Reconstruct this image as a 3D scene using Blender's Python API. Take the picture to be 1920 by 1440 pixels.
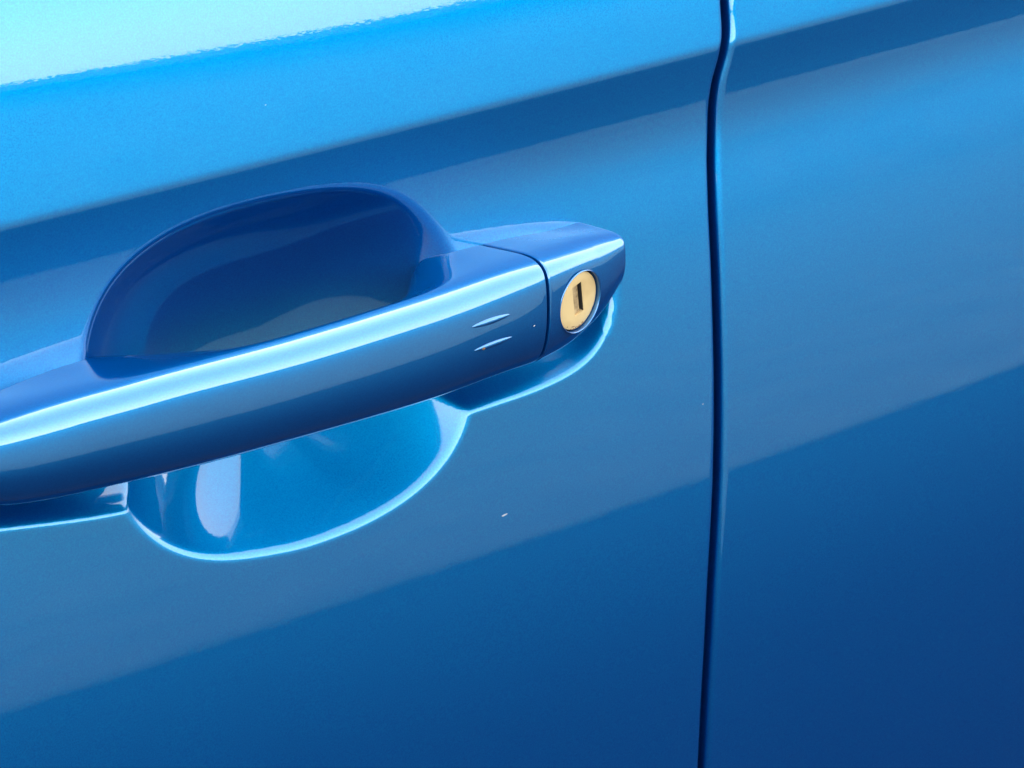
import bpy, bmesh, math, random
import numpy as np
from mathutils import Vector, Matrix

random.seed(4)
scene = bpy.context.scene
for o in list(bpy.data.objects): bpy.data.objects.remove(o)

# ------------------------------------------------------------------ camera
MM = 0.001
ZH = 0.87                                   # height of the picture centre on the door above the road
PITCH, YAW = math.radians(24), math.radians(35)
FPX, DIST = 6400.0, 850.0
fw = np.array([math.sin(YAW)*math.cos(PITCH), math.cos(YAW)*math.cos(PITCH), -math.sin(PITCH)])
rt = np.array([math.cos(YAW), -math.sin(YAW), 0.0])
up = np.cross(rt, fw)
CP = -DIST*fw
cam = bpy.data.cameras.new('camera')
cam.lens = 36.0*FPX/1920.0
cam.sensor_width = 36.0
cam.clip_start = 0.01
cam.clip_end = 2000.0
cam.dof.use_dof = True
cam.dof.focus_distance = 0.825
cam.dof.aperture_fstop = 80.0
co = bpy.data.objects.new('camera', cam)
scene.collection.objects.link(co)
m3 = Matrix(((rt[0], up[0], -fw[0]), (rt[1], up[1], -fw[1]), (rt[2], up[2], -fw[2])))
co.matrix_world = Matrix.Translation((CP[0]*MM, CP[1]*MM, CP[2]*MM+ZH)) @ m3.to_4x4()
scene.camera = co
scene.render.resolution_x, scene.render.resolution_y = 1024, 768

# ------------------------------------------------------------------ sky, sun, exposure
SUN_EL, SUN_AZ = 37.0, 12.0                 # high, from behind the car, veiled by cloud
w = bpy.data.worlds.new('World'); scene.world = w; w.use_nodes = True
nt = w.node_tree; nt.nodes.clear()
sky = nt.nodes.new('ShaderNodeTexSky'); sky.sky_type = 'NISHITA'; sky.sun_disc = False
sky.sun_elevation = math.radians(SUN_EL); sky.sun_rotation = math.radians(SUN_AZ)
sky.dust_density = 4.0; sky.air_density = 1.0; sky.ozone_density = 1.0
hs = nt.nodes.new('ShaderNodeHueSaturation'); hs.inputs['Saturation'].default_value = 0.08
bg = nt.nodes.new('ShaderNodeBackground'); bg.inputs['Strength'].default_value = 0.15
wo = nt.nodes.new('ShaderNodeOutputWorld')
nt.links.new(sky.outputs[0], hs.inputs['Color']); nt.links.new(hs.outputs[0], bg.inputs['Color'])
nt.links.new(bg.outputs[0], wo.inputs[0])
sl = bpy.data.lights.new('sun', 'SUN'); sl.energy = 0.6; sl.angle = math.radians(12); sl.color = (1, 0.96, 0.9)
so = bpy.data.objects.new('sun', sl); scene.collection.objects.link(so)
az, el = math.radians(SUN_AZ), math.radians(SUN_EL)
sd = Vector((math.sin(az)*math.cos(el), math.cos(az)*math.cos(el), math.sin(el)))
so.rotation_euler = sd.to_track_quat('Z', 'Y').to_euler()
so.location = (0, 0, 10)
vs = scene.view_settings
vs.view_transform = 'Standard'; vs.look = 'None'; vs.exposure = 3.7; vs.gamma = 1.0; vs.use_curve_mapping = False

# ------------------------------------------------------------------ materials
def new_mat(name):
    m = bpy.data.materials.new(name); m.use_nodes = True
    t = m.node_tree; t.nodes.clear()
    out = t.nodes.new('ShaderNodeOutputMaterial')
    return m, t, out

def paint_mat(name='blue_metallic_paint', lo=(0.0003, 0.155, 0.335, 1), hi=(0.0005, 0.222, 0.405, 1), pig=(0.0002, 0.014, 0.190, 1), ior=1.54):
    m, t, out = new_mat(name)
    tc = t.nodes.new('ShaderNodeTexCoord')
    # orange peel of the clear coat
    n1 = t.nodes.new('ShaderNodeTexNoise'); n1.inputs['Scale'].default_value = 900.0
    n1.inputs['Detail'].default_value = 2.5; n1.inputs['Roughness'].default_value = 0.55
    t.links.new(tc.outputs['Object'], n1.inputs['Vector'])
    b1 = t.nodes.new('ShaderNodeBump'); b1.inputs['Strength'].default_value = 0.010
    b1.inputs['Distance'].default_value = 0.0005
    t.links.new(n1.outputs['Fac'], b1.inputs['Height'])
    # aluminium flakes
    n2 = t.nodes.new('ShaderNodeTexNoise'); n2.inputs['Scale'].default_value = 2600.0
    n2.inputs['Detail'].default_value = 1.0
    t.links.new(tc.outputs['Object'], n2.inputs['Vector'])
    r2 = t.nodes.new('ShaderNodeValToRGB')
    r2.color_ramp.elements[0].position = 0.30; r2.color_ramp.elements[1].position = 0.72
    r2.color_ramp.elements[0].color = lo
    r2.color_ramp.elements[1].color = hi
    t.links.new(n2.outputs['Fac'], r2.inputs[0])
    a = t.nodes.new('ShaderNodeBsdfPrincipled')
    a.inputs['Metallic'].default_value = 1.0; a.inputs['Roughness'].default_value = 0.41
    a.inputs['Specular Tint'].default_value = (0.0, 0.25, 0.6, 1)
    t.links.new(r2.outputs[0], a.inputs['Base Color'])
    b = t.nodes.new('ShaderNodeBsdfPrincipled')
    b.inputs['Base Color'].default_value = pig
    b.inputs['Metallic'].default_value = 0.0; b.inputs['Roughness'].default_value = 0.9
    b.inputs['Specular IOR Level'].default_value = 0.0
    for s in (a, b):
        s.inputs['Coat Weight'].default_value = 1.0
        s.inputs['Coat Roughness'].default_value = 0.012
        s.inputs['Coat IOR'].default_value = ior
        t.links.new(b1.outputs[0], s.inputs['Coat Normal'])
    mx = t.nodes.new('ShaderNodeMixShader'); mx.inputs[0].default_value = 0.3
    t.links.new(a.outputs[0], mx.inputs[1]); t.links.new(b.outputs[0], mx.inputs[2])
    t.links.new(mx.outputs[0], out.inputs[0])
    return m

def noise_mat(name, c1, c2, scale, rough, metallic=0.0, detail=4.0, bump=0.0, lo=0.35, hi=0.7, spec=0.5):
    m, t, out = new_mat(name)
    tc = t.nodes.new('ShaderNodeTexCoord')
    n = t.nodes.new('ShaderNodeTexNoise'); n.inputs['Scale'].default_value = scale; n.inputs['Detail'].default_value = detail
    t.links.new(tc.outputs['Object'], n.inputs['Vector'])
    r = t.nodes.new('ShaderNodeValToRGB')
    r.color_ramp.elements[0].position = lo; r.color_ramp.elements[1].position = hi
    r.color_ramp.elements[0].color = (*c1, 1); r.color_ramp.elements[1].color = (*c2, 1)
    t.links.new(n.outputs['Fac'], r.inputs[0])
    p = t.nodes.new('ShaderNodeBsdfPrincipled')
    p.inputs['Roughness'].default_value = rough; p.inputs['Metallic'].default_value = metallic
    p.inputs['Specular IOR Level'].default_value = spec
    t.links.new(r.outputs[0], p.inputs['Base Color'])
    if bump:
        bb = t.nodes.new('ShaderNodeBump'); bb.inputs['Strength'].default_value = bump; bb.inputs['Distance'].default_value = 0.0003
        t.links.new(n.outputs['Fac'], bb.inputs['Height']); t.links.new(bb.outputs[0], p.inputs['Normal'])
    t.links.new(p.outputs[0], out.inputs[0])
    return m

PAINT = paint_mat()
PAINT_H = paint_mat('blue_handle_paint', (0.0005, 0.122, 0.285, 1), (0.0008, 0.165, 0.34, 1), (0.0003, 0.030, 0.195, 1), 1.70)
RUBBER = noise_mat('black_rubber', (0.004, 0.005, 0.008), (0.010, 0.011, 0.014), 900, 0.8)
BRASS = noise_mat('matt_brass', (0.37, 0.24, 0.098), (0.54, 0.39, 0.19), 110, 0.5, 0.4, 3, 0.08, 0.1, 0.5)
BRASS2 = noise_mat('worn_brass', (0.16, 0.10, 0.045), (0.55, 0.40, 0.22), 420, 0.5, 0.6, 4)
HOLE = noise_mat('lock_hole_shade', (0.003, 0.003, 0.003), (0.012, 0.010, 0.008), 600, 0.85)  # near-black colour holds the shade inside the lock openings
GRIME = noise_mat('brown_grime', (0.05, 0.022, 0.008), (0.18, 0.09, 0.035), 1500, 0.85)
GLASS = noise_mat('tinted_glass', (0.006, 0.008, 0.009), (0.009, 0.011, 0.012), 5, 0.05)
CHIP = noise_mat('pale_dust', (0.16, 0.2, 0.24), (0.3, 0.33, 0.36), 2000, 0.9)
SHADED_ASPHALT = noise_mat('shaded_asphalt', (0.005, 0.005, 0.0053), (0.010, 0.010, 0.0105), 60, 0.9, spec=0.08)  # darkened so the colour carries part of the car's shadow on the road
CONCRETE = noise_mat('pale_concrete', (0.050, 0.072, 0.066), (0.064, 0.092, 0.084), 8, 0.85, spec=0.08)
RENDERED = noise_mat('grey_render', (0.036, 0.048, 0.047), (0.047, 0.063, 0.061), 3, 0.9, spec=0.08)
ROOFING = noise_mat('dark_roofing', (0.020, 0.020, 0.022), (0.04, 0.04, 0.042), 4, 0.9, spec=0.08)

# ------------------------------------------------------------------ helpers
COL = scene.collection
def mesh_obj(name, verts, faces, mat, parent=None, smooth=True):
    me = bpy.data.meshes.new(name)
    me.from_pydata([tuple(v) for v in verts], [], faces)
    me.update()
    if smooth:
        me.polygons.foreach_set('use_smooth', [True]*len(me.polygons))
    me.materials.append(mat)
    o = bpy.data.objects.new(name, me); COL.objects.link(o)
    if parent: o.parent = parent
    return o

def to_world(s, n, t):                       # door coordinates in mm: along the car, outward, up
    return np.stack([np.asarray(s, float)*MM, -np.asarray(n, float)*MM, np.asarray(t, float)*MM], -1)

def unproject(px, py, n):                    # point of the plane n mm in front of the door seen at a picture point
    r = fw + rt*(px-960)/FPX + up*(720-py)/FPX
    k = (-n-CP[1])/r[1]
    p = CP+k*r
    return p[0], p[2]

def project(s, n, t):
    d = np.stack([s-CP[0], -n-CP[1], t-CP[2]], -1)
    z = d@fw
    return 960+FPX*(d@rt)/z, 720-FPX*(d@up)/z

def grid_faces(nr, nc, off=0, closed=False, flip=False):
    f = []
    for i in range(nr-1):
        for j in range(nc if closed else nc-1):
            k = (j+1) % nc
            q = (off+i*nc+j, off+i*nc+k, off+(i+1)*nc+k, off+(i+1)*nc+j)
            f.append(q[::-1] if flip else q)
    return f

def sstep(a, b, x):
    u = np.clip((np.asarray(x, float)-a)/(b-a), 0, 1)
    return u*u*(3-2*u)

def softplus(x, k):
    x = np.asarray(x, float)/k
    return k*(np.maximum(x, 0)+np.log1p(np.exp(-np.abs(x))))

# ------------------------------------------------------------------ body side profile
# tilt of the skin (degrees, + faces the sky) against apparent height in the door plane
TILT = [(-760, -12), (-330, -10), (-173, -7.0), (-100, -3.6), (-60, 0.7), (-45.4, 2.35), (-20, 4.6), (0, 6.6), (15, 8.8),
        (30, 10.9), (38, 12.2), (43, 12.8), (47, 12.0), (51, 9.0), (54, 5.0), (57, 1.6), (61, -2.0), (67, -5), (72, -6), (73.9, -6), (75.0, 1),
        (75.8, 12), (78.5, 13.0), (90, 13.7), (100, 14.5), (108, 15.9), (125, 21), (170, 32), (300, 40)]
aa = np.arange(-760, 300, 0.25)
th = np.interp(aa, [c[0] for c in TILT], [c[1] for c in TILT])
ker = np.exp(-0.5*(np.arange(-12, 13)*0.25/0.5)**2); ker /= ker.sum()
th1 = np.convolve(np.pad(th, 12, mode='edge'), ker, 'valid')
ker = np.exp(-0.5*(np.arange(-60, 61)*0.25/5.0)**2); ker /= ker.sum()
th2 = np.convolve(np.pad(th, 60, mode='edge'), ker, 'valid')
wgt = np.clip(np.abs(aa-70)/12-1.0, 0, 1)
th = np.radians(th1*(1-wgt)+th2*wgt)
KA = 0.544
def integrate():
    T, Hh = [20.0], [0.0]
    t, h = 20.0, 0.0
    while t < 260:
        dh = -math.tan(np.interp(t-KA*h, aa, th)); h += dh*0.2; t += 0.2; T.append(t); Hh.append(h)
    t, h = 20.0, 0.0; T2, H2 = [], []
    while t > -740:
        dh = -math.tan(np.interp(t-KA*h, aa, th)); h -= dh*0.2; t -= 0.2; T2.append(t); H2.append(h)
    return np.array(T2[::-1]+T), np.array(H2[::-1]+Hh)
PT, PH = integrate()
def base(s, t):
    return np.interp(t-0.02*np.clip(s, -500, 500)-0.015*softplus(-(np.clip(s, -220, 400)+30), 18)*sstep(82, 112, t), PT, PH) - 6e-5*(s-20)**2

# ------------------------------------------------------------------ handle cup and seat cut into the front door
rim_px = [(155,670),(158,630),(180,560),(240,490),(340,430),(480,390),(600,365),(690,355),(750,365),(800,395),(830,440),(847,490),
          (888,750),(880,790),(850,850),(800,900),(720,955),(620,1000),(500,1030),(390,1042),(310,1025),(260,990),(230,940)]
rim = []
for x, y in rim_px:
    n = 0.0
    for _ in range(6):
        s, t = unproject(x, y, n); n = float(base(s, t))
    rim.append((s, t))
rim = np.array(rim)
PB, PL, PR, DM = 1.38, 2.05, 1.65, 25.7
CX, CT = -63.0, 6.0
ph = np.arctan2(rim[:, 1]-CT, rim[:, 0]-CX); rr = np.hypot(rim[:, 1]-CT, rim[:, 0]-CX)
od = np.argsort(ph); ph, rr = ph[od], rr[od]
PHI = np.linspace(-math.pi, math.pi, 721)
RR = np.interp(PHI, np.r_[ph-2*math.pi, ph, ph+2*math.pi], np.r_[rr, rr, rr])
ft = np.fft.rfft(RR[:-1]); ft *= np.exp(-(np.arange(len(ft))/7.5)**2); RR = np.fft.irfft(ft, 720); RR = np.r_[RR, RR[0]]
DR = np.gradient(RR, PHI)
def cup(s, t):
    a = np.arctan2(t-CT, s-CX); r = np.hypot(t-CT, s-CX)
    R = np.interp(a, PHI, RR); dR = np.interp(a, PHI, DR)
    ca = 1/np.sqrt(1+(dR/R)**2)
    d = (R-r)*ca
    top = sstep(0.0, 0.8, np.sin(a))                         # softer lip along the upper edge
    k = 1.05+0.2*top+0.5*sstep(0.3, 1.0, np.cos(a))*sstep(0.1, 0.5, np.sin(a))
    ds = np.where(d <= -k, 0, np.where(d >= k, d, (d+k)**2/(4*k)))
    q = np.clip(ds/(R*ca), 0, 1)
    low = 1-sstep(-0.6, 0.25, np.sin(a))
    p = 2.3+low*(PB-2.3)+low*((PL-PB)*sstep(0.5, 0.92, -np.cos(a))+(PR-PB)*sstep(0.45, 0.95, np.cos(a)))
    dep = DM*(1-(1-q)**p)
    return np.maximum(dep, 0), d
seat_poly = [(-12,-2.6),(6.5,-1.9),(19.7,0.7),(27.1,6.0),(31.0,14.0),(32.5,24.0),(27,28),(12,30),(-20,31),(-65,32),(-119,31),
             (-139,29),(-160,27),(-172,25),(-178,20),(-172,8),(-160,3),(-142,0.6),(-126,-1.9),(-110,-3.7),(-65,-5)]
def chaikin(p, n):
    p = np.array(p, float)
    for _ in range(n):
        q = np.roll(p, -1, 0); p = np.stack([0.75*p+0.25*q, 0.25*p+0.75*q], 1).reshape(-1, 2)
    return p
SP = chaikin(seat_poly, 3)
def seat(s, t):
    shp = s.shape; P = np.stack([s.ravel(), t.ravel()], -1)
    best = np.full(len(P), 1e9); ins = np.zeros(len(P), bool)
    Q = np.roll(SP, -1, 0)
    for a, b in zip(SP, Q):
        e = b-a; v = P-a
        u = np.clip((v@e)/(e@e), 0, 1)
        best = np.minimum(best, np.hypot(v[:, 0]-u*e[0], v[:, 1]-u*e[1]))
        c = ((a[1] > P[:, 1]) != (b[1] > P[:, 1]))
        with np.errstate(divide='ignore', invalid='ignore'):
            c &= P[:, 0] < (b[0]-a[0])*(P[:, 1]-a[1])/(b[1]-a[1])+a[0]
        ins ^= c
    d = np.where(ins, best, -best).reshape(shp)
    k = 1.15; d = d-0.6
    ds = np.where(d <= -k, 0, np.where(d >= k, d, (d+k)**2/(4*k)))
    dep = 13.0*(1-np.exp(-ds/13.0*2.4))
    return dep
def door_n(s, t):
    n = base(s, t)
    reg = (s > -200) & (s < 60) & (t > -60) & (t < 100)
    if reg.any():
        ss, tt = s[reg], t[reg]
        c, d = cup(ss, tt); e = seat(ss, tt)
        k = 0.35
        tot = np.where(np.abs(c-e) < 12, k*np.logaddexp(c/k, e/k)-k*np.log1p(np.exp(-np.maximum(c, e)/k*2.0))*1.0, np.maximum(c, e))
        n[reg] = n[reg]-np.maximum(tot, 0)
    return n

# ------------------------------------------------------------------ door gap line
gp = np.array([(1362,-260),(1362,0),(1365,40),(1366,72),(1359,108),(1346,150),(1339,200),(1337,300),(1340,400),(1345,500),(1348,600),(1350,700),
               (1350,800),(1348,900),(1343,1000),(1337,1100),(1332,1200),(1326,1300),(1319,1440),(1305,1700),(1240,2600),(1100,4500)], float)
gy = np.arange(-400, 4600, 2.0); gx = np.interp(gy, gp[:, 1], gp[:, 0])
gk = np.exp(-0.5*(np.arange(-30, 31)*2.0/14.0)**2); gk /= gk.sum()
gx = np.convolve(np.pad(gx, 30, mode='edge'), gk, 'valid')
def gap_s(t):
    s = np.full_like(t, 66.0)
    for _ in range(14):
        n = base(s, t)
        px, py = project(s, n, t)
        s = s + (np.interp(py, gy, gx)-px)/6.2*0.7
    return s

def rows(dense):
    a = [np.arange(-700, -200, 16.0), np.arange(-200, -50, 4.0)]
    a += [np.arange(-50, 64, 0.7 if dense else 2.0), np.arange(64, 84, 0.4), np.arange(84, 140, 0.8), np.arange(140, 215, 8.0)]
    return np.concatenate(a)

def smooth_col(v, t):
    k = np.exp(-0.5*(np.arange(-3, 4)/1.4)**2); k /= k.sum()
    return np.convolve(np.pad(v, 3, mode='edge'), k, 'valid')

car = bpy.data.objects.new('car', None); COL.objects.link(car)
car.location = (0, 0, ZH)
car['label'] = 'metallic blue car side with bar door handle, scooped finger recess and brass key lock'
car['category'] = 'car'

GAPW, RAD = 2.4, 1.7
def panel(name, side):
    T = rows(side < 0)
    G = gap_s(T)
    if side < 0:
        sg = np.concatenate([np.arange(-1150, -420, 36.5), np.arange(-420, -255, 12.0), np.arange(-255, -35, 0.7), np.arange(-35, -6, 1.5),
                             -RAD-np.geomspace(4, 0.25, 8)])
    else:
        sg = np.concatenate([RAD+np.geomspace(0.25, 4, 8), np.arange(7, 130, 3.0), np.arange(130, 430, 10.0), np.arange(430, 960, 38.0)])
    S = G[:, None]+side*GAPW/2+sg[None, :]
    TT = np.repeat(T[:, None], len(sg), 1)
    N = door_n(S, TT) if side < 0 else base(S, TT)
    # rolled edge: quarter round, then the return flange
    ang = np.linspace(0, math.pi/2, 9)
    ro = RAD*np.sin(ang); rn = RAD*(1-np.cos(ang))
    E_s, E_n = [], []
    e0 = G+side*GAPW/2
    for o, dn in zip(ro, rn):
        ss = e0+side*(RAD-o); E_s.append(ss); E_n.append(base(ss, T)-dn)
    E_s.append(e0+side*0.15); E_n.append(base(e0, T)-14.0)
    E_s = np.stack(E_s, 1); E_n = np.stack(E_n, 1)
    ET = np.repeat(T[:, None], E_s.shape[1], 1)
    if side < 0:
        S = np.hstack([S, E_s]); N = np.hstack([N, E_n]); TT = np.hstack([TT, ET])
    else:
        S = np.hstack([E_s[:, ::-1], S]); N = np.hstack([E_n[:, ::-1], N]); TT = np.hstack([ET, TT])
    V = to_world(S, N, TT).reshape(-1, 3)
    nr, nc = S.shape
    F = grid_faces(nr, nc)
    o = mesh_obj(name, V, F, PAINT, car)
    so = o.modifiers.new('thickness', 'SOLIDIFY'); so.thickness = 0.0009; so.offset = -1
    return o
front = panel('front_door', -1)
rear = panel('rear_door', 1)
front['label'] = 'front door skin with sharp crease, oval finger recess and handle seat'
rear['label'] = 'plain rear door skin beyond the shut line, crease carried on'

# dark jamb and rubber seal behind the gap
T = rows(False)[::3]; G = gap_s(T); B = base(G, T)
pts = [(-12, -15), (-4, -15.0), (-3, -11.5), (-1.0, -10.2), (1.0, -10.2), (3, -11.5), (4, -15.0), (12, -15), (12, -19), (-12, -19)]
V = np.concatenate([to_world(G+a, B+b, T)[:, None, :] for a, b in pts], 1).reshape(-1, 3)
mesh_obj('door_seal', V, grid_faces(len(T), len(pts), closed=True, flip=True), RUBBER, car)

# the rest of the car's shell, out of the picture: wing, rear quarter, side glass and roof
def shell(name, ss, T, inner, mat):
    S, TT = np.meshgrid(np.array(ss, float), np.array(T, float)); N = base(S, TT)
    V = np.concatenate([to_world(S, N, TT), to_world(S[:, ::-1], N[:, ::-1]*0-inner, TT)], 1)
    nr, nc = V.shape[:2]
    F = grid_faces(nr, nc, closed=True); F.append(tuple(range(nc))[::-1]); F.append(tuple(range((nr-1)*nc, nr*nc)))
    o = mesh_obj(name, V.reshape(-1, 3), F, mat, car); fix_normals(o); sharp(o, 40)
    return o
def hexa(name, lo, hi, mat):
    F = [(3, 2, 1, 0), (4, 5, 6, 7), (0, 1, 5, 4), (1, 2, 6, 5), (2, 3, 7, 6), (3, 0, 4, 7)]
    o = mesh_obj(name, list(lo)+list(hi), F, mat, car, False); fix_normals(o)
    return o
def fix_normals(o):
    bm = bmesh.new(); bm.from_mesh(o.data); bmesh.ops.recalc_face_normals(bm, faces=bm.faces); bm.to_mesh(o.data); bm.free()
def sharp(o, deg=42):
    me = o.data; bm = bmesh.new(); bm.from_mesh(me)
    for e in bm.edges:
        if len(e.link_faces) == 2 and e.calc_face_angle(0) > math.radians(deg): e.smooth = False
    bm.to_mesh(me); bm.free()
TB = np.concatenate([np.arange(-690, -60, 30.0), np.arange(-60, 213, 5.0)])
shell('front_wing', np.linspace(-2000, -1095, 16), TB, 1500, PAINT)
shell('rear_quarter', np.linspace(1010, 1900, 16), TB, 1500, PAINT)
hexa('side_glass', [(-1.1, 0.13, 0.205), (1.5, 0.13, 0.205), (1.5, 1.42, 0.205), (-1.1, 1.42, 0.205)],
     [(-0.5, 0.27, 0.53), (1.1, 0.27, 0.53), (1.1, 1.28, 0.53), (-0.5, 1.28, 0.53)], GLASS)
hexa('roof', [(-0.56, 0.245, 0.533), (1.2, 0.245, 0.533), (1.2, 1.305, 0.533), (-0.56, 1.305, 0.533)],
     [(-0.40, 0.34, 0.585), (1.0, 0.34, 0.585), (1.0, 1.21, 0.585), (-0.40, 1.21, 0.585)], PAINT)

# ------------------------------------------------------------------ door handle (lofted sections)
def spl(x, xs, ys):                           # smooth interpolation of station values
    xs = np.array(xs, float); ys = np.array(ys, float)
    m = np.gradient(ys, xs)
    x = np.clip(x, xs[0], xs[-1]); i = np.clip(np.searchsorted(xs, x)-1, 0, len(xs)-2)
    h = xs[i+1]-xs[i]; u = (x-xs[i])/h
    return ((2*u**3-3*u**2+1)*ys[i]+(u**3-2*u**2+u)*h*m[i]+(-2*u**3+3*u**2)*ys[i+1]+(u**3-u**2)*h*m[i+1])
S_END = 22.7; S_START = -172.0; SPLIT = -6.6
def f_front(s):
    return spl(s, [-172,-160,-150,-125,-95,-60,-25,-6,8,20,26,29], [10,16,20,25,28.0,28.8,27.2,24.8,21.2,17.2,14.6,13.0])
def f_top(s):
    return spl(s, [-172,-160,-150,-115,-75,-40,-10,10,20,26,29], [29,31.8,34.2,38.2,39.4,40.5,41.4,40.4,39.3,38.3,37.3])
def f_bot(s):
    return spl(s, [-172,-160,-150,-117,-80,-40,-15,-3,8,16,22,26,29], [20,16,13.6,12.6,13.0,13.2,13.8,13.6,14.9,18.2,24.0,29.5,32.0])
def f_back(s):
    f = f_front(s)
    k = sstep(-122, -80, s)*(1-sstep(-46, -13, s))
    return -16.0*(1-k)+(f-15.5)*k
def bspline(P, n):
    P = np.array(P, float); m = len(P); out = []
    for i in range(m):
        a, b, c, d = P[(i-1) % m], P[i], P[(i+1) % m], P[(i+2) % m]
        for j in range(n):
            u = j/n
            out.append(((1-u)**3*a+(3*u**3-6*u**2+4)*b+(-3*u**3+3*u**2+3*u+1)*c+u**3*d)/6)
    return np.array(out)
def section(s, inset=0.0):
    s = float(s)
    d, tr, tb, b = [float(f(np.array([s]))[0]) for f in (f_front, f_top, f_bot, f_back)]
    H = tr-tb; tm = tb+0.50*H
    c = min(1.0, H/24.0); e = 0.92-0.2*float(sstep(-30, 8, s))
    P = [(b, tr-0.3-c*min(5.5, 0.17*(d-b))-3.0*float(1-sstep(-150, -120, s))), (b+(d-b)*0.45, tr-0.1-c*0.11*(d-b)*0.55*(1+float(sstep(0, 20, s))*0.3)), (d-8.5*c, tr+0.5*c), (d-4.0*c*e, tr-0.4*c*e), (d-1.3*c*e, tr-3.3*c*e), (d-0.3*c, tr-7.6*c*e),
         (d, tm), (d-0.9*c, tb+7.8*c), (d-3.2*c, tb+2.6*c), (d-7.5*c, tb-0.2*c), (d-11.0*c, tb+0.6*c), (min(b, d-12*c), tb+2.5*c), (min(b, d-12*c)-0.6*c, (tr+tb)/2)]
    q = bspline(P, 9)
    if inset:
        cc = q.mean(0); v = q-cc; l = np.hypot(v[:, 0], v[:, 1])[:, None]
        q = cc+v*(1-inset/np.maximum(l, 1e-6))
    return q
def loft(stations):
    rings = [np.column_stack([np.full(len(q), s), q]) for s, q in stations]
    V = np.concatenate(rings); nc = len(rings[0])
    F = grid_faces(len(rings), nc, closed=True)
    F.append(tuple(range(nc))[::-1]); F.append(tuple(range(len(V)-nc, len(V))))
    return to_world(V[:, 0], V[:, 1], V[:, 2]), F
def fix_normals(o):
    bm = bmesh.new(); bm.from_mesh(o.data); bmesh.ops.recalc_face_normals(bm, faces=bm.faces); bm.to_mesh(o.data); bm.free()
def sharp(o, deg=42):
    me = o.data; bm = bmesh.new(); bm.from_mesh(me)
    for e in bm.edges:
        if len(e.link_faces) == 2 and e.calc_face_angle(0) > math.radians(deg): e.smooth = False
    bm.to_mesh(me); bm.free()
def end_round(s0, direction, r, n=5):         # small rounding of the section edge at a split
    out = []
    for i in range(n):
        a = math.pi/2*i/(n-1)
        out.append((s0+direction*(r-r*math.sin(a)) if False else s0-direction*r*(1-math.sin(a))*-1, r*(1-math.sin(a))))
    return out

st = []
for i in range(14):                            # front end closing
    a = i/14*math.pi/2
    st.append((S_START-3.0*math.cos(a), None, 9.0*(1-math.sin(a))))
stations = [(s, section(S_START, ins)) for s, _, ins in st]
stations += [(s, section(s)) for s in np.arange(S_START, SPLIT-0.9, 1.0)]
stations += [(SPLIT-0.42-0.35*(1-math.sin(a)), section(SPLIT-0.42, 0.35*(1-math.cos(a)))) for a in np.linspace(0, math.pi/2, 5)]
V, F = loft(stations)
handle = mesh_obj('door_handle', V, F, PAINT_H, car); fix_normals(handle); sharp(handle, 60)
handle['label'] = 'long bar-shaped pull with two small raised dashes near the lock'

stations = [(SPLIT+0.42+0.35*(1-math.sin(a)), section(SPLIT+0.42, 0.35*(1-math.cos(a)))) for a in np.linspace(math.pi/2, 0, 5)]
stations += [(s, section(s)) for s in np.arange(SPLIT+1.2, S_END-0.5, 0.5)]
for i in range(1, 13):
    a = i/12*math.pi/2
    q = section(S_END-0.5); cc = np.array([2.0, q[:, 1].max()-5.0]); k = max(math.cos(a), 0.02)
    stations.append((S_END-0.5+3.0*math.sin(a), cc+(q-cc)*k))
V, F = loft(stations)
cap = mesh_obj('handle_end_cap', V, F, PAINT_H, car); fix_normals(cap)
cap['label'] = 'tapered end cap of the handle holding the key lock'

def front_at(s, t):
    q = section(s); i = np.argsort(q[:, 1]); m = q[:, 0] > q[:, 0].max()-9
    q = q[m]; q = q[np.argsort(q[:, 1])]
    return float(np.interp(t, q[:, 1], q[:, 0]))

# ------------------------------------------------------------------ key lock
LS, LT = 5.0, 28.4
n0 = front_at(LS, LT)
g_s = (front_at(LS+4, LT)-front_at(LS-4, LT))/8; g_t = (front_at(LS, LT+4)-front_at(LS, LT-4))/8
nrm = Vector((-g_s, -1.0, -g_t)).normalized()
axs = Vector((1, 0, 0))-nrm*nrm.x; axs.normalize(); axt = nrm.cross(axs)
if axt.z < 0: axt = -axt
ctr = Vector((LS*MM, -n0*MM, LT*MM))
LM = Matrix.Translation(ctr) @ Matrix((axs, axt, nrm)).transposed().to_4x4()
def lathe_pts(prof, n=72):
    V = [(r*math.cos(2*math.pi*j/n), r*math.sin(2*math.pi*j/n), z) for r, z in prof for j in range(n)]
    return V, n
def placed(V):
    return [tuple(LM @ Vector((x*MM, y*MM, z*MM))) for x, y, z in V]
def bool_cut(o, V, F):
    c = mesh_obj('cutter', V, F, HOLE, None, False); c.parent = o.parent; fix_normals(c)
    md = o.modifiers.new('cut', 'BOOLEAN'); md.operation = 'DIFFERENCE'; md.object = c; md.solver = 'EXACT'
    bpy.context.view_layer.update()
    dg = bpy.context.evaluated_depsgraph_get()
    me = bpy.data.meshes.new_from_object(o.evaluated_get(dg))
    o.modifiers.clear(); old = o.data; o.data = me
    bpy.data.meshes.remove(old); bpy.data.objects.remove(c)
RL = 7.8
prof = [(RL, 4.0), (RL, -6.0)]
V, n = lathe_pts(prof)
F = grid_faces(2, n, closed=True); F.append(tuple(range(n))); F.append(tuple(range(n, 2*n)))
bool_cut(cap, placed(V), F)
while len(cap.data.materials) > 1: cap.data.materials.pop()
sharp(cap, 50)
# painted rolled rim of the lock hole
prof = [(RL+0.02, -5.0), (RL-0.12, -1.0), (RL-0.08, -0.5), (RL-0.03, -0.2), (RL+0.06, -0.05), (RL+0.16, -0.02), (RL+0.24, -0.3)]
V, n = lathe_pts(prof)
mesh_obj('lock_rim', placed(V), grid_faces(len(prof), n, closed=True), PAINT_H, car)
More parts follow.
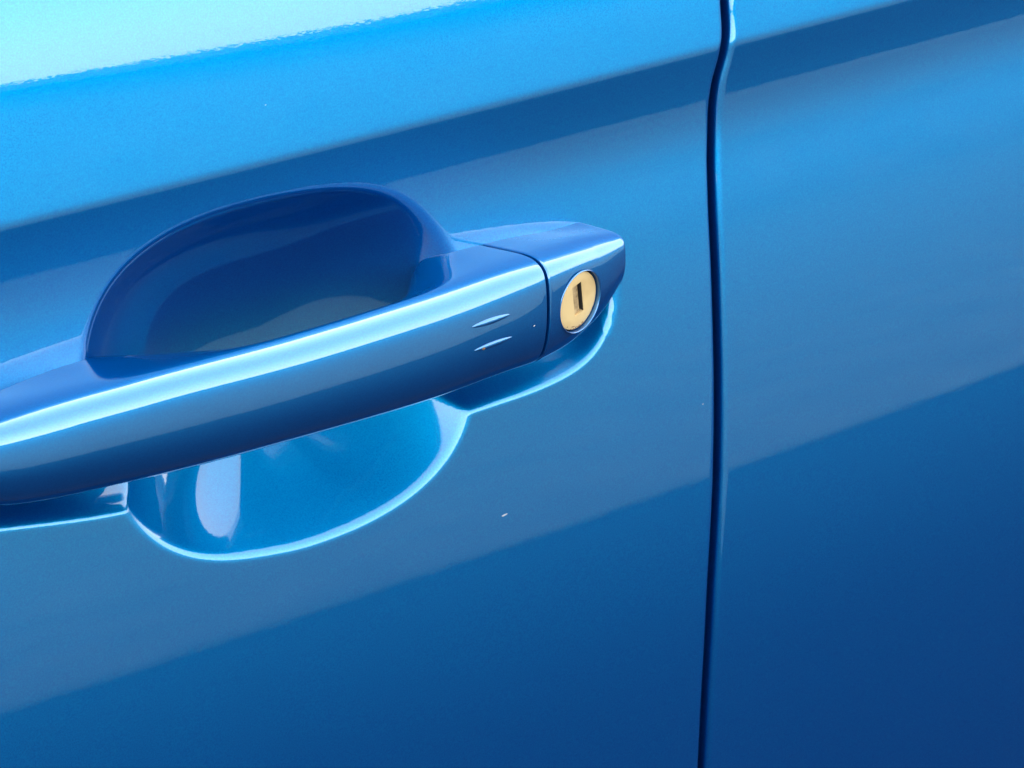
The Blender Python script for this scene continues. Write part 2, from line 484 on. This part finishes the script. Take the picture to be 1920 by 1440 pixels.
# brass face
RF = 7.45; z = -1.0
prof = [(0.0, z), (RF-2.5, z), (RF-0.5, z-0.03), (RF-0.12, z-0.15), (RF, z-0.5), (RF, z-6.0), (0.0, z-6.0)]
V, n = lathe_pts(prof)
lock = mesh_obj('lock_cylinder', placed(V), grid_faces(len(prof), n, closed=True), BRASS, car)
bm = bmesh.new(); bm.from_mesh(lock.data); bmesh.ops.remove_doubles(bm, verts=bm.verts, dist=1e-6); bmesh.ops.recalc_face_normals(bm, faces=bm.faces); bm.to_mesh(lock.data); bm.free()
ca, sa = math.cos(math.radians(10)), math.sin(math.radians(10))
def rot(x, y, zz): return (ca*x-sa*y+0.1, sa*x+ca*y+0.4, zz)
def box(x0, x1, y0, y1, z0, z1):
    V = [rot(x, y, zz) for zz in (z0, z1) for x, y in ((x0, y0), (x1, y0), (x1, y1), (x0, y1))]
    return V, [(3, 2, 1, 0), (4, 5, 6, 7), (0, 1, 5, 4), (1, 2, 6, 5), (2, 3, 7, 6), (3, 0, 4, 7)]
V, F = box(-1.75, 1.75, -4.1, 4.1, z-3.4, z+1)
bool_cut(lock, placed(V), F)
while len(lock.data.materials) > 1: lock.data.materials.pop()
sharp(lock, 40)
lock['label'] = 'pale brass key lock face with upright slot'
LV, LF = [], []
for q in ((-1.74, 1.74, -4.09, 4.09, z-3.5, z-3.3), (1.66, 1.745, -4.09, 4.09, z-3.3, z-0.12), (-1.66, 1.66, 4.0, 4.095, z-3.3, z-0.12)):
    V, F = box(*q); LF += [tuple(i+len(LV) for i in f) for f in F]; LV += V
mesh_obj('slot_shade', placed(LV), LF, HOLE, lock, False)  # added dark lining: shade on the slot's back, right and top walls
V, F = box(-1.70, 0.75, -4.0, 3.7, z-3.25, z-0.55)
sh = mesh_obj('slot_shutter', placed(V), F, BRASS2, lock, False)
V, n = lathe_pts([(RL-0.15, -4.9), (RF-0.1, -4.9), (RF-0.1, -5.4), (RL-0.15, -5.4)])
mesh_obj('lock_recess', placed(V), grid_faces(4, n, closed=True), HOLE, car)
# grime caught at the foot of the lock face
V, F = [], []
for i in range(26):
    a = math.radians(random.gauss(-92, 17)); r = RF-0.25-abs(random.gauss(0, 0.45)); c0 = (r*math.cos(a), r*math.sin(a)); q = random.uniform(0.06, 0.2); b0 = len(V)
    V.append((c0[0], c0[1], z+0.03))
    for j in range(7):
        u = 2*math.pi*j/7; k = q*random.uniform(0.6, 1.2)
        V.append((c0[0]+1.6*k*math.cos(u), c0[1]+k*math.sin(u), z-0.02))
    F += [(b0, b0+1+j, b0+1+(j+1) % 7) for j in range(7)]
mesh_obj('grime', placed(V), F, GRIME, lock)

# ------------------------------------------------------------------ raised dashes on the pull
for (x0, y0), (x1, y1) in (((883, 614), (957, 589)), ((886, 658), (961, 631))):
    nn = 24.5
    a = unproject(x0, y0, nn); b = unproject(x1, y1, nn)
    nn = 25.2
    a = unproject(x0, y0, front_at(a[0], a[1])); b = unproject(x1, y1, front_at(b[0], b[1]))
    NS, NC = 28, 12
    V = []
    for i in range(NS):
        u = i/(NS-1); s = a[0]+(b[0]-a[0])*u; t = a[1]+(b[1]-a[1])*u
        k = max(0.02, math.sin(math.pi*u)**0.6)
        for j in range(NC):
            v = math.pi*j/(NC-1)
            tt = t+0.8*k*math.cos(v)
            V.append((s, front_at(s, tt)-0.1+0.6*k*math.sin(v), tt))
    V = np.array(V)
    o = mesh_obj('raised_dash', to_world(V[:, 0], V[:, 1], V[:, 2]), grid_faces(NS, NC), PAINT_H, handle); fix_normals(o)
    d = (np.array([p.normal.y for p in o.data.polygons])).mean()
    if d > 0: o.data.flip_normals()

# ------------------------------------------------------------------ small marks on the paint
def speck(name, px, py, on, w_, h_, mat, parent):
    n = 0.0
    for _ in range(8):
        s, t = unproject(px, py, n)
        n = front_at(s, t)+0.45 if on == 'handle' else float(door_n(np.array([s]), np.array([t]))[0])
    V = [(s, n+0.10, t)]; k = 9
    for j in range(k):
        u = 2*math.pi*j/k; q = random.uniform(0.7, 1.25)
        V.append((s+w_*q*math.cos(u), n-0.03, t+h_*q*math.sin(u)+0.1*w_*math.cos(u)))
    V = np.array(V)
    return mesh_obj(name, to_world(V[:, 0], V[:, 1], V[:, 2]), [(0, 1+(j+1) % k, 1+j) for j in range(k)], mat, parent)
speck('dust_speck', 946, 966, 'door', 1.1, 0.35, CHIP, front)
speck('dust_speck', 1318, 758, 'door', 0.3, 0.25, CHIP, front)
speck('dust_speck', 498, 197, 'door', 0.3, 0.15, CHIP, front)
speck('paint_chip', 907, 654, 'handle', 0.45, 0.3, GRIME, handle)
speck('dust_speck', 1002, 611, 'handle', 0.2, 0.2, CHIP, handle)

# ------------------------------------------------------------------ unseen surroundings, added for the paint to mirror
def slab(name, x0, x1, y0, y1, z0, z1, mat, parent=None):
    V = [(x, y, zz) for zz in (z0, z1) for x, y in ((x0, y0), (x1, y0), (x1, y1), (x0, y1))]
    F = [(3, 2, 1, 0), (4, 5, 6, 7), (0, 1, 5, 4), (1, 2, 6, 5), (2, 3, 7, 6), (3, 0, 4, 7)]
    return mesh_obj(name, V, F, mat, parent, False)
road = mesh_obj('road', [(-300, -300, 0), (300, -300, 0), (300, 300, 0), (-300, 300, 0)], [(0, 1, 2, 3)], SHADED_ASPHALT, None, False)
road['kind'] = 'structure'
pav = slab('added_pavement', -60, 90, -9.0, -1.66, -0.05, 0.02, CONCRETE); pav['kind'] = 'structure'  # added out of view; its edge stands in for the car's shadow edge
bw = bpy.data.objects.new('added_wall', None); COL.objects.link(bw); bw.location = (15, -9, 0)  # unseen wall, height and coping shaped for the bands reflected in the paint
slab('masonry', -60, 70, -0.3, 0, 0, 2.30, RENDERED, bw)
slab('coping', -60.1, 70.1, -0.6, 0.35, 2.302, 2.42, ROOFING, bw)
bw['label'] = 'long low grey wall with dark overhanging coping, unseen, added for the reflection in the blue paint'
bw['category'] = 'wall'
